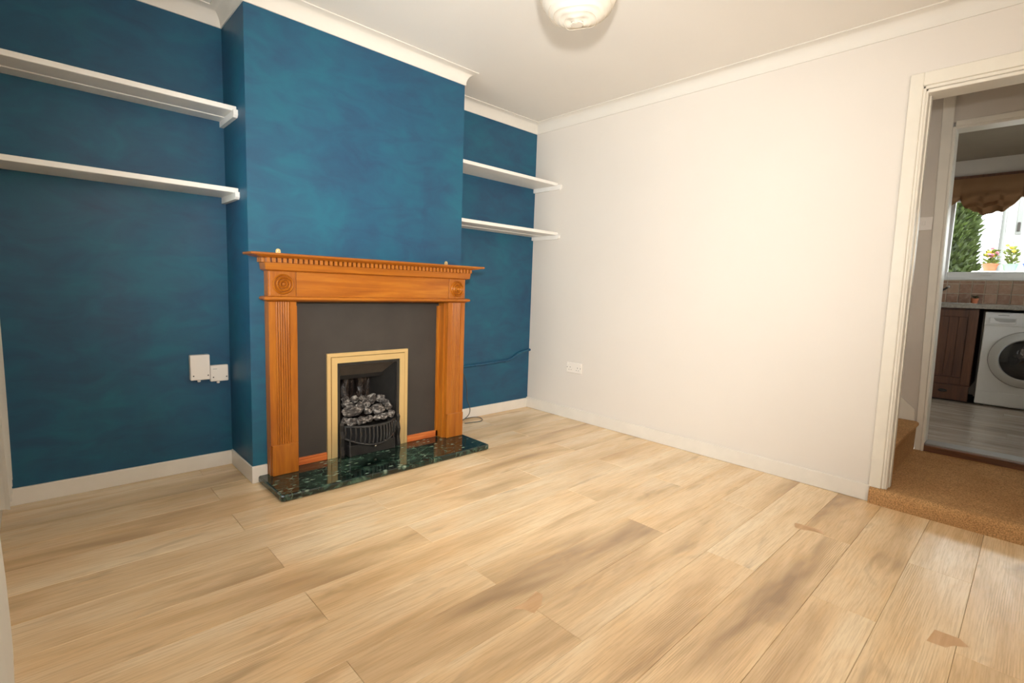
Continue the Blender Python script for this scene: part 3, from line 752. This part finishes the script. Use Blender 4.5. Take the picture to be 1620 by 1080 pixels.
# --- staircase rising behind the white wall
for i in range(4):
    y0 = -2.582+i*.225; z0 = LAND+.004+i*.19
    q = MB()
    pr = [(y0, z0), (y0, z0+.150), (y0-.012, z0+.168), (y0-.010, z0+.182), (y0+.004, z0+.190), (y0+.225, z0+.190), (y0+.225, z0)]
    q.prism(pr, 'x', .135, 1.03)
    tag(q.build('stair', M['carpet'], smooth=True), ['bottom stair covered in brown carpet beside the lobby', 'second stair covered in brown carpet behind the white wall', 'third stair covered in brown carpet behind the white wall', 'fourth stair covered in brown carpet behind the white wall'][i], 'stair', 'carpeted stairs')
q = MB(); q.prism([(-2.58, LAND), (-2.56, .345), (-1.5, 1.30), (-1.5, .9), (-2.30, .2), (-2.40, LAND)], 'x', 1.032, 1.05)
struct(q.build('trim_2', M['cream_gloss']), 'cream painted string board sloping up beside the stairs')

# --- lobby shell
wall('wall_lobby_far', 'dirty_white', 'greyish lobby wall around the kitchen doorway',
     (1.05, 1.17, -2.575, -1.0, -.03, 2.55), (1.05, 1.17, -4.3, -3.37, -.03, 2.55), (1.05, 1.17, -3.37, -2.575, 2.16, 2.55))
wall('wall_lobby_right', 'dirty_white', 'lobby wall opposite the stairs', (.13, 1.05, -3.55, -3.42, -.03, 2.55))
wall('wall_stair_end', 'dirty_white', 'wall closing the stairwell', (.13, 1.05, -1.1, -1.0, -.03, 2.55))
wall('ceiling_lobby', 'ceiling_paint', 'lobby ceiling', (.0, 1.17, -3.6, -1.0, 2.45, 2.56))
d2 = struct(empty('door_2', (1.05, -2.6, KF)), 'inner doorway with cream painted frame between lobby and kitchen')
lean2 = lambda v: (v.x, v.y+max(0, v.z-.09)*.024, v.z)
dpart(d2, 'wall_board', 'cream_gloss', lambda v: (v.x, v.y+max(0, v.z-.09)*(.030 if v.y > -2.6 else .018), v.z), (1.036, 1.05, -2.616, -2.583, LAND+.004, 2.44))
lean3 = lambda v: (v.x, v.y+max(0, v.z-.09)*.018, v.z)
dpart(d2, 'architrave', 'cream_gloss', lean3, (1.028, 1.05, -2.630, -2.616, LAND+.004, 2.13))
dpart(d2, 'jamb', 'cream_gloss', lean3, (1.046, 1.17, -2.632, -2.622, KF, 2.13))
dpart(d2, 'head_architrave', 'cream_gloss', None, (1.040, 1.05, -3.42, -2.59, 2.132, 2.166))
dpart(d2, 'head_lining', 'cream_gloss', None, (1.046, 1.17, -3.37, -2.585, 2.118, 2.134))
sw = tag(empty('light_switch', (1.05, -2.50, 1.5)), 'small white light switch on the lobby wall beside the inner doorway', 'light switch')
q = MB(); q.box(1.041, 1.05, -2.535, -2.450, 1.508, 1.592, .003, 2); q.build('switch_plate', M['plastic'], sw)
q = MB(); q.box(1.037, 1.041, -2.500, -2.484, 1.54, 1.565, .0015); q.build('rocker_switch', M['plastic'], sw)
# --- threshold
th = tag(empty('door_threshold', (1.06, -3.0, LAND)), 'scuffed dark wooden threshold with a grey metal strip', 'threshold')
q = MB(); q.prism([(1.045, LAND), (1.047, .112), (1.052, .117), (1.075, .119), (1.17, .119), (1.17, LAND)], 'y', -3.37, -2.612); q.build('threshold_board', M['thresh_wood'], th)
q = MB(); q.prism([(1.075, .119), (1.078, .125), (1.17, .134), (1.175, .1305), (1.175, .119)], 'y', -3.37, -2.612); q.build('metal_strip', M['dull_metal'], th)

# ================================================================== KITCHEN
KX = 3.65
q = MB(); q.box(1.17, KX, -4.3, -1.5, .0, KF-.004)
kf = struct(q.build('floor_kitchen', M['black_gap'], loc=(2.4, -3, 0)), 'grey-brown wood-look vinyl floor of the kitchen')
vc = {}
for i in range(11):
    xa_, xb_ = 1.175+i*.18, 1.175+(i+1)*.18
    cuts = [-4.3] + [c for c in [-4.1+(i*.37) % .9+j*.9 for j in range(-1, 5)] if -4.25 < c < -1.55] + [-1.5]
    for a, b in zip(cuts, cuts[1:]):
        k = round(b-a, 3)
        if k not in vc:
            q = MB(); q.box(-.0895, .0895, -(b-a)/2+.0004, (b-a)/2-.0004, -.004, 0, .0008); vc[k] = q.mesh('vinyl_plank'); vc[k].materials.append(M['vinyl'])
        inst(vc[k], 'vinyl_plank', kf, ((xa_+xb_)/2, (a+b)/2, KF))
KY0, KY1, KZ0, KZ1 = -3.75, -2.305, 1.282, 2.13
wk = wall('wall_kitchen_far', 'dirty_white', 'kitchen wall with the garden window above the tiles',
     (KX, KX+.14, -4.3, KY0, -.03, 2.55), (KX, KX+.14, KY1, -1.4, -.03, 2.55), (KX, KX+.14, KY0, KY1, -.03, KZ0), (KX, KX+.14, KY0, KY1, KZ1, 2.55))
wall('wall_kitchen_left', 'dirty_white', 'kitchen side wall beyond the stairs', (1.17, KX, -1.5, -1.4, -.03, 2.55))
wall('wall_kitchen_right', 'dirty_white', 'kitchen side wall opposite the stairs',
     (1.17, 1.5, -4.42, -4.3, -.03, 2.55), (3.2, KX, -4.42, -4.3, -.03, 2.55), (1.5, 3.2, -4.42, -4.3, -.03, 1.10), (1.5, 3.2, -4.42, -4.3, 2.25, 2.55))
w3 = struct(empty('window_3_added', (2.35, -4.36, 1.10)), 'unseen side window added to brighten the kitchen')  # added out of view, lets extra sky light into the kitchen
q = MB()
for b in ((1.5, 1.56, 1.10, 2.25), (3.14, 3.2, 1.10, 2.25), (2.32, 2.38, 1.16, 2.19), (1.56, 3.14, 1.10, 1.16), (1.56, 3.14, 2.19, 2.25)): q.box(b[0], b[1], -4.39, -4.33, b[2], b[3], .004)
q.build('window_frame', M['upvc'], w3)
for a, b in ((1.56, 2.32), (2.38, 3.14)):
    q = MB(); q.box(a, b, -4.363, -4.357, 1.16, 2.19); q.build('pane', M['glass'], w3)
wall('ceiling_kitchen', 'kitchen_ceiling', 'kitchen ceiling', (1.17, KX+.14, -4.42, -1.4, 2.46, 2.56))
kw = window('window_2', 'white kitchen window over the worktop looking onto the garden', KX+.02, KX+.09, KY0, KY1, KZ0+.02, KZ1, .062, [-3.28], (KX-.02, KX+.12, KY0, KY1, KZ0, KZ0+.02))
q = MB(); q.tube([(KX+.005, -2.62, KZ0+.050), (KX+.0, -2.665, KZ0+.052), (KX+.005, -2.70, KZ0+.050)], .008, 8); q.build('window_catch', M['upvc'], kw, True)
# backsplash tiles
q = MB(); q.box(KX-.006, KX, -3.7, -1.9, 1.045, KZ0); spl = q.build('tile_bed', M['grout'], wk)
q = MB(); q.box(-.006, .0, -.0432, .0432, -.0452, .0452, .0015); tm = q.mesh('tile'); tm.materials.append(M['tile'])
q = MB(); q.box(-.006, .0, -.0432, .0432, -.012, .012, .0015); tm2 = q.mesh('tile'); tm2.materials.append(M['tile'])
for i in range(16):
    y = -2.252-i*.0945+.2
    for j in range(2): inst(tm, 'tile', spl, (KX-.004, y, 1.098+j*.0985))
    inst(tm2, 'tile', spl, (KX-.004, y, 1.098+2*.0985-.034))

# base cabinet
CXF = 3.085
cb = tag(empty('base_cabinet', (3.35, -2.35, KF)), 'dark oak base cabinet with a grooved panel door beside the washing machine', 'cabinet')
q = MB(); q.box(CXF+.02, KX-.01, -2.684, -2.06, KF+.15, 1.003); q.build('carcass', M['cab_wood'], cb)
dr = MB(); fy0, fy1, fz0, fz1 = -2.682, -2.155, .292, .99
for b in ((fy0, fy0+.065, fz0, fz1), (fy1-.065, fy1, fz0, fz1), (fy0+.065, fy1-.065, fz0, fz0+.065), (fy0+.065, fy1-.065, fz1-.065, fz1)): dr.box(CXF, CXF+.02, *b, .002)
dr = dr.build('door', M['cab_wood'], cb)
npl = 6; wv_ = (fy1-fy0-.13)/npl
for i in range(npl):
    q = MB(); q.box(CXF+.008, CXF+.018, fy0+.066+i*wv_+.002, fy0+.065+(i+1)*wv_-.001, fz0+.066, fz1-.066, .002); q.build('door_slat', M['cab_wood'], dr)
q = MB(); q.box(CXF+.004, CXF+.02, -2.682, -2.06, KF+.012, .282, .002); dw_ = q.build('drawer_front', M['cab_wood'], cb)
q = MB(); q.lathe([(.0, -.018), (.012, -.016), (.024, -.006), (.026, 0)], (CXF+.004, 0, 0), 'x', 16).map(lambda v: (v.x, -2.50+v.y*1.3, .222+v.z*.6)); q.build('handle', M['black_iron'], dw_, True)
q = MB(); q.box(CXF+.03, KX-.01, -2.684, -2.06, KF, KF+.012); q.build('plinth', M['black_gap'], cb)
q = MB(); q.box(3.045, KX-.0065, -3.75, -1.6, 1.005, 1.043, .004, 2)
tag(q.build('worktop', M['worktop']), 'mottled grey worktop running under the kitchen window', 'worktop')
q = MB(); q.box(3.05, 3.56, -2.662, -1.75, 1.0432, 1.052, .003)
sk = tag(empty('sink_drainer', (3.3, -2.2, 1.0432)), 'stainless steel sink drainer set on the worktop', 'sink')
q.build('drainer', M['steel'], sk)
for i in range(6): q = MB(); q.box(3.12, 3.5, -2.60+i*.05, -2.588+i*.05, 1.052, 1.055, .001); q.build('drainer_rib', M['steel'], sk)
tp = tag(empty('tap', (3.60, -2.34, 1.043)), 'chrome kitchen tap with a lever end against the tiles', 'tap')
q = MB(); q.tube([(3.60, -2.30, 1.0525), (3.60, -2.30, 1.14)], .02, 12); q.build('body', M['chrome'], tp, True)
q = MB(); q.tube(smooth_path([(3.60, -2.30, 1.14), (3.57, -2.35, 1.17), (3.54, -2.400, 1.205)]), .010, 10); lv_ = q.build('lever', M['black_iron'], tp, True)
q = MB(); q.lathe([(0, -.012), (.013, -.008), (.015, .006), (.0, .012)], (3.54, -2.406, 1.210), 'z', 14); q.build('lever_end', M['chrome'], lv_, True)
# small plant on the worktop
sp = tag(empty('potted_plant', (3.585, -2.608, 1.043)), 'tiny green plant in a brown pot standing on the worktop', 'plant')
q = MB(); q.lathe([(.0, 0), (.022, 0), (.031, .046), (.033, .050), (.028, .050), (.027, .042), (.0, .042)], (3.585, -2.608, 1.043+.0095), 'z', 18); q.build('pot', M['terracotta'], sp, True)
q = MB()
for i in range(40):
    a, r = random.uniform(0, 6.28), random.uniform(0, .03); x, y, z = 3.585+r*math.cos(a), -2.608+r*math.sin(a), 1.095+random.uniform(0, .03)
    d = Vector((math.cos(a), math.sin(a), .6))*.014; e = Vector((-math.sin(a), math.cos(a), 0))*.006; p = Vector((x, y, z))
    q.quad(p-d, p+e, p+d, p-e)
q.build('leaves', M['leaf'], sp)

# washing machine
WX, WYL, WYR = 3.085, -2.727, -3.325
wm = tag(empty('washing_machine', (3.36, (WYL+WYR)/2, KF)), 'white front-loading washing machine with a dark round porthole', 'washing machine')
q = MB(); q.box(WX+.008, KX-.03, WYR, WYL, KF+.012, .982, .008, 2); q.build('cabinet', M['appliance'], wm)
q = MB(); q.box(WX-.004, WX+.008, WYR, WYL, .862, .978, .005, 2); cp = q.build('control_panel', M['appliance'], wm)
q = MB(); q.box(WX-.008, WX-.004, -2.932, -2.758, .880, .936, .006, 2); dd = q.build('detergent_drawer', M['appliance'], cp)
q = MB(); q.prism([(-2.925, .928), (-2.785, .928), (-2.80, .905), (-2.83, .895), (-2.88, .895), (-2.925, .9)][::-1], 'x', WX-.0088, WX-.0078); q.build('drawer_grip', M['appl_grey'], dd)
q = MB(); q.box(WX-.0047, WX-.0036, -2.882, -2.812, .951, .958); q.build('brand_strip', M['appl_grey'], cp)['label'] = 'small grey illegible maker mark'
q = MB(); q.lathe([(0, -.024), (.026, -.022), (.03, 0)], (WX-.004, -3.08, .92), 'x', 24); q.build('programme_dial', M['silver'], cp, True)
for i in range(4): q = MB(); q.lathe([(0, -.006), (.008, -.005), (.009, 0)], (WX-.004, -3.15-i*.035, .92), 'x', 14); q.build('button', M['appl_grey'], cp, True)
q = MB(); q.box(WX+.004, WX+.008, WYR+.002, WYL-.002, KF+.02, KF+.135, .002); q.build('kick_plate', M['appliance'], wm)
pc = (WX, (WYL+WYR)/2, .575)
q = MB(); q.lathe([(.245, .009), (.250, .002), (.246, -.006), (.236, -.012), (.205, -.034), (.180, -.040), (.172, -.030), (.172, -.01)], pc, 'x', 56); dr_ = q.build('porthole_ring', M['silver_ring'], wm, True)
q = MB(); q.lathe([(.2455, .008), (.2465, -.0065), (.243, -.0075)], pc, 'x', 56); q.build('ring_seam', M['slot'], dr_, True)
q = MB(); q.lathe([(.173, -.030), (.168, -.032), (.13, -.055), (.07, -.066), (.0, -.07)], pc, 'x', 48); q.build('porthole_glass', M['porthole'], dr_, True)
q = MB(); q.lathe([(.105, -.0655), (.085, -.0685), (.0, -.0745)], pc, 'x', 40); q.build('glass_boss', M['porthole'], dr_, True)
for y in (WYR+.05, WYL-.05):
    for x in (WX+.06, KX-.08): q = MB(); q.lathe([(.02, 0), (.02, .012)], (x, y, KF), 'z', 12, True); q.build('foot', M['black_iron'], wm)

# festoon blind over the kitchen window
bl = tag(empty('festoon_blind', (KX-.04, -2.9, 1.9)), 'tan festoon blind gathered in swags over the kitchen window', 'blind')
gath = [-2.20, -2.405, -2.845, -3.285, -3.725]
def swag_surface(ny=150, nz=22):
    rows = []
    for j in range(nz+1):
        t = j/nz; row = []
        for i in range(ny+1):
            y = -2.22+(-3.75+2.22)*i/ny
            k = max(kk for kk in range(len(gath)-1) if y <= gath[kk]+1e-6) if y <= gath[0] else 0
            g0, g1 = gath[k], gath[k+1]; u = min(1, max(0, (y-g0)/(g1-g0)))
            drop = math.sin(math.pi*u)**.62 if k else math.sin(math.pi*u)*.45
            tail = max(0, 1-abs(u-.5)*2/1) 
            zb = 2.075-.165*drop
            zb += (.012*math.sin(y*42+.6)+.006*math.sin(y*91+1))*(.4+.6*drop)
            z = 2.275+(zb-2.275)*t
            pleat = .030*math.sin(math.pi*6*t**1.3*(.35+.65*drop))*t*(.25+drop)
            puff = .010+.075*drop*t*(1.15-t*.45)+.02*t
            ruff = .014*math.sin(y*46+1)*max(0, t-.82)/.18
            row.append((KX-.035-puff-pleat-ruff, y, z))
        rows.append(row)
    return rows
rws = swag_surface()
q = MB(); q.rings(rws, False, False); q.rings([[(x+.004, y, z) for x, y, z in r] for r in rws], False, False); q.build('swagged_cloth', M['blind'], bl, True)
q = MB(); q.box(KX-.05, KX-.001, -3.76, -2.19, 2.275, 2.30, .003); q.build('head_rail', M['cab_wood'], bl)

# ================================================================== GARDEN beyond the kitchen window
GZ = .55
q = MB(); q.prism([(KX+.14, 2.5), (9.5, 2.5), (9.5, -8.5), (.2, -8.5), (.2, -4.45), (KX+.14, -4.45)], 'z', GZ-.1, GZ); struct(q.build('ground', M['paving'], loc=(6, -2, GZ)), 'paved garden ground')
q = MB(); q.box(4.95, 5.30, -5.5, -2.45, GZ, 1.435, .01)
tag(q.build('garden_wall', M['render_white']), 'low white garden wall carrying flower pots', 'wall')
def foliage_cone(base, top, rx, ry, n, leafmat, root, seed, size):
    rnd = random.Random(seed); q = MB()
    for i in range(n):
        t = rnd.random()**.8; a = rnd.uniform(0, 6.283); prof_ = (1-t)**.55*(.75+.25*min(1, t*5))
        rr = prof_*(.80+.28*rnd.random()+.10*math.sin(a*5+t*17))
        p = Vector((base[0]+rx*rr*math.cos(a), base[1]+ry*rr*math.sin(a), base[2]+(top-base[2])*t))
        d = (Vector((math.cos(a)*rnd.uniform(.4, 1.), math.sin(a)*rnd.uniform(.4, 1.), rnd.uniform(.2, 1.1)))).normalized()*size*rnd.uniform(.6, 1.4)
        e = d.cross(Vector((rnd.uniform(-1, 1), rnd.uniform(-1, 1), rnd.uniform(-1, 1)))).normalized()*size*.26
        q.quad(p-d*.4, p+e, p+d, p-e)
    o = q.build('foliage', leafmat, root); o['kind'] = 'stuff'; return o
cf = tag(empty('conifer', (5.95, -2.03, GZ)), 'dense green conifer bush outside the kitchen window', 'conifer')
foliage_cone((5.95, -2.03, GZ+.1), 3.9, .52, .46, 9000, M['leaf'], cf, 3, .075)
q = MB(); q.tube([(5.95, -2.03, GZ), (5.95, -2.03, 2.9)], [.07, .02], 10); q.build('trunk', M['bark'], cf, True)
q = MB(); q.lathe([(.02, 0), (.34, .25), (.36, .8), (.30, 1.6), (.20, 2.3), (.02, 2.9)], (5.95, -2.03, GZ+.1), 'z', 20, True)
q.build('inner_foliage', M['leaf'], cf, True)
lb = tag(empty('leafy_bush', (7.0, -1.25, GZ)), 'paler green leafy shrub behind the conifer', 'shrub')
foliage_cone((7.0, -1.25, GZ+.3), 3.6, .5, .45, 2600, M['leaf2'], lb, 8, .12)
q = MB(); q.tube([(7.0, -1.25, GZ), (7.0, -1.25, 2.6)], [.06, .02], 8); q.build('stem', M['bark'], lb, True)
# white outbuilding with post, downpipe and glazed door
ob = tag(empty('outbuilding', (6.6, -4.2, GZ)), 'white painted outbuilding with a corner post behind the pots', 'outbuilding')
q = MB(); q.box(6.6, 8.2, -6.2, -2.62, GZ, 3.4); q.build('walls', M['render_white'], ob)
q = MB(); q.box(6.52, 6.6, -2.51, -2.57, GZ, 3.4, .006); q.build('corner_post', M['render_white'], ob)
q = MB(); q.tube([(6.56, -2.60, GZ), (6.56, -2.60, 3.3)], .028, 12); q.build('downpipe', M['pipe_grey'], ob, True)
dro = MB(); dro.box(6.56, 6.6, -3.7, -2.72, GZ+.05, 2.75, .006); dro = dro.build('door', M['upvc'], ob)
q = MB(); q.box(6.54, 6.56, -2.78, -2.72, 2.0, 2.75, .004); q.build('door_rail', M['pipe_grey'], dro)
q = MB(); q.box(6.515, 6.54, -2.765, -2.735, 2.04, 2.16, .004); q.build('handle', M['slot'], dro)
q = MB(); q.box(6.4, 8.4, -6.3, -2.5, 3.4, 3.5, .01); q.build('roof', M['pipe_grey'], ob)
def flower_pot(label, y, mat, r, h, fl_, seed):
    p = tag(empty('flower_pot', (5.1, y, 1.435)), label, 'flower pot', 'pots on the garden wall')
    q = MB(); q.lathe([(0, 0), (r*.72, 0), (r*.95, h*.82), (r*1.03, h*.83), (r*1.05, h), (r*.92, h), (r*.9, h*.9), (0, h*.9)], (5.1, y, 1.435), 'z', 24); q.build('pot', M[mat], p, True)
    rnd = random.Random(seed); q = MB()
    for i in range(120):
        a, rr = rnd.uniform(0, 6.28), r*rnd.uniform(.1, .95); pp_ = Vector((5.1+rr*math.cos(a), y+rr*math.sin(a), 1.435+h+rnd.uniform(-.01, fl_[1])))
        d = Vector((math.cos(a), math.sin(a), rnd.uniform(.2, 1.3))).normalized()*.028; e = d.cross(Vector((rnd.uniform(-1, 1), 1, rnd.uniform(-1, 1)))).normalized()*.014
        q.quad(pp_-d, pp_+e, pp_+d, pp_-e)
    q.build('leaves', M['leaf2'], p)
    for i in range(fl_[2]):
        a, rr = rnd.uniform(0, 6.28), r*rnd.uniform(.1, 1.0); z = 1.435+h+rnd.uniform(fl_[1]*.5, fl_[1]*1.15)
        q = MB(); c = Vector((5.1+rr*math.cos(a), y+rr*math.sin(a), z))
        q.blob(c, (.022, .022, .016), .5, 3, i+seed, 1); q.build('blossom', M[fl_[0][i % len(fl_[0])]], p, True)
flower_pot('terracotta pot of pink and yellow flowers on the garden wall', -2.60, 'terracotta', .072, .09, (['pink', 'yellow'], .16, 16), 4)
flower_pot('pale green glazed pot of feathery leaves on the garden wall', -2.77, 'green_glaze', .068, .085, (['yellow'], .20, 4), 5)
flower_pot('bright blue glazed pot on the garden wall', -2.94, 'blue_glaze', .068, .09, (['pink'], .12, 4), 6)
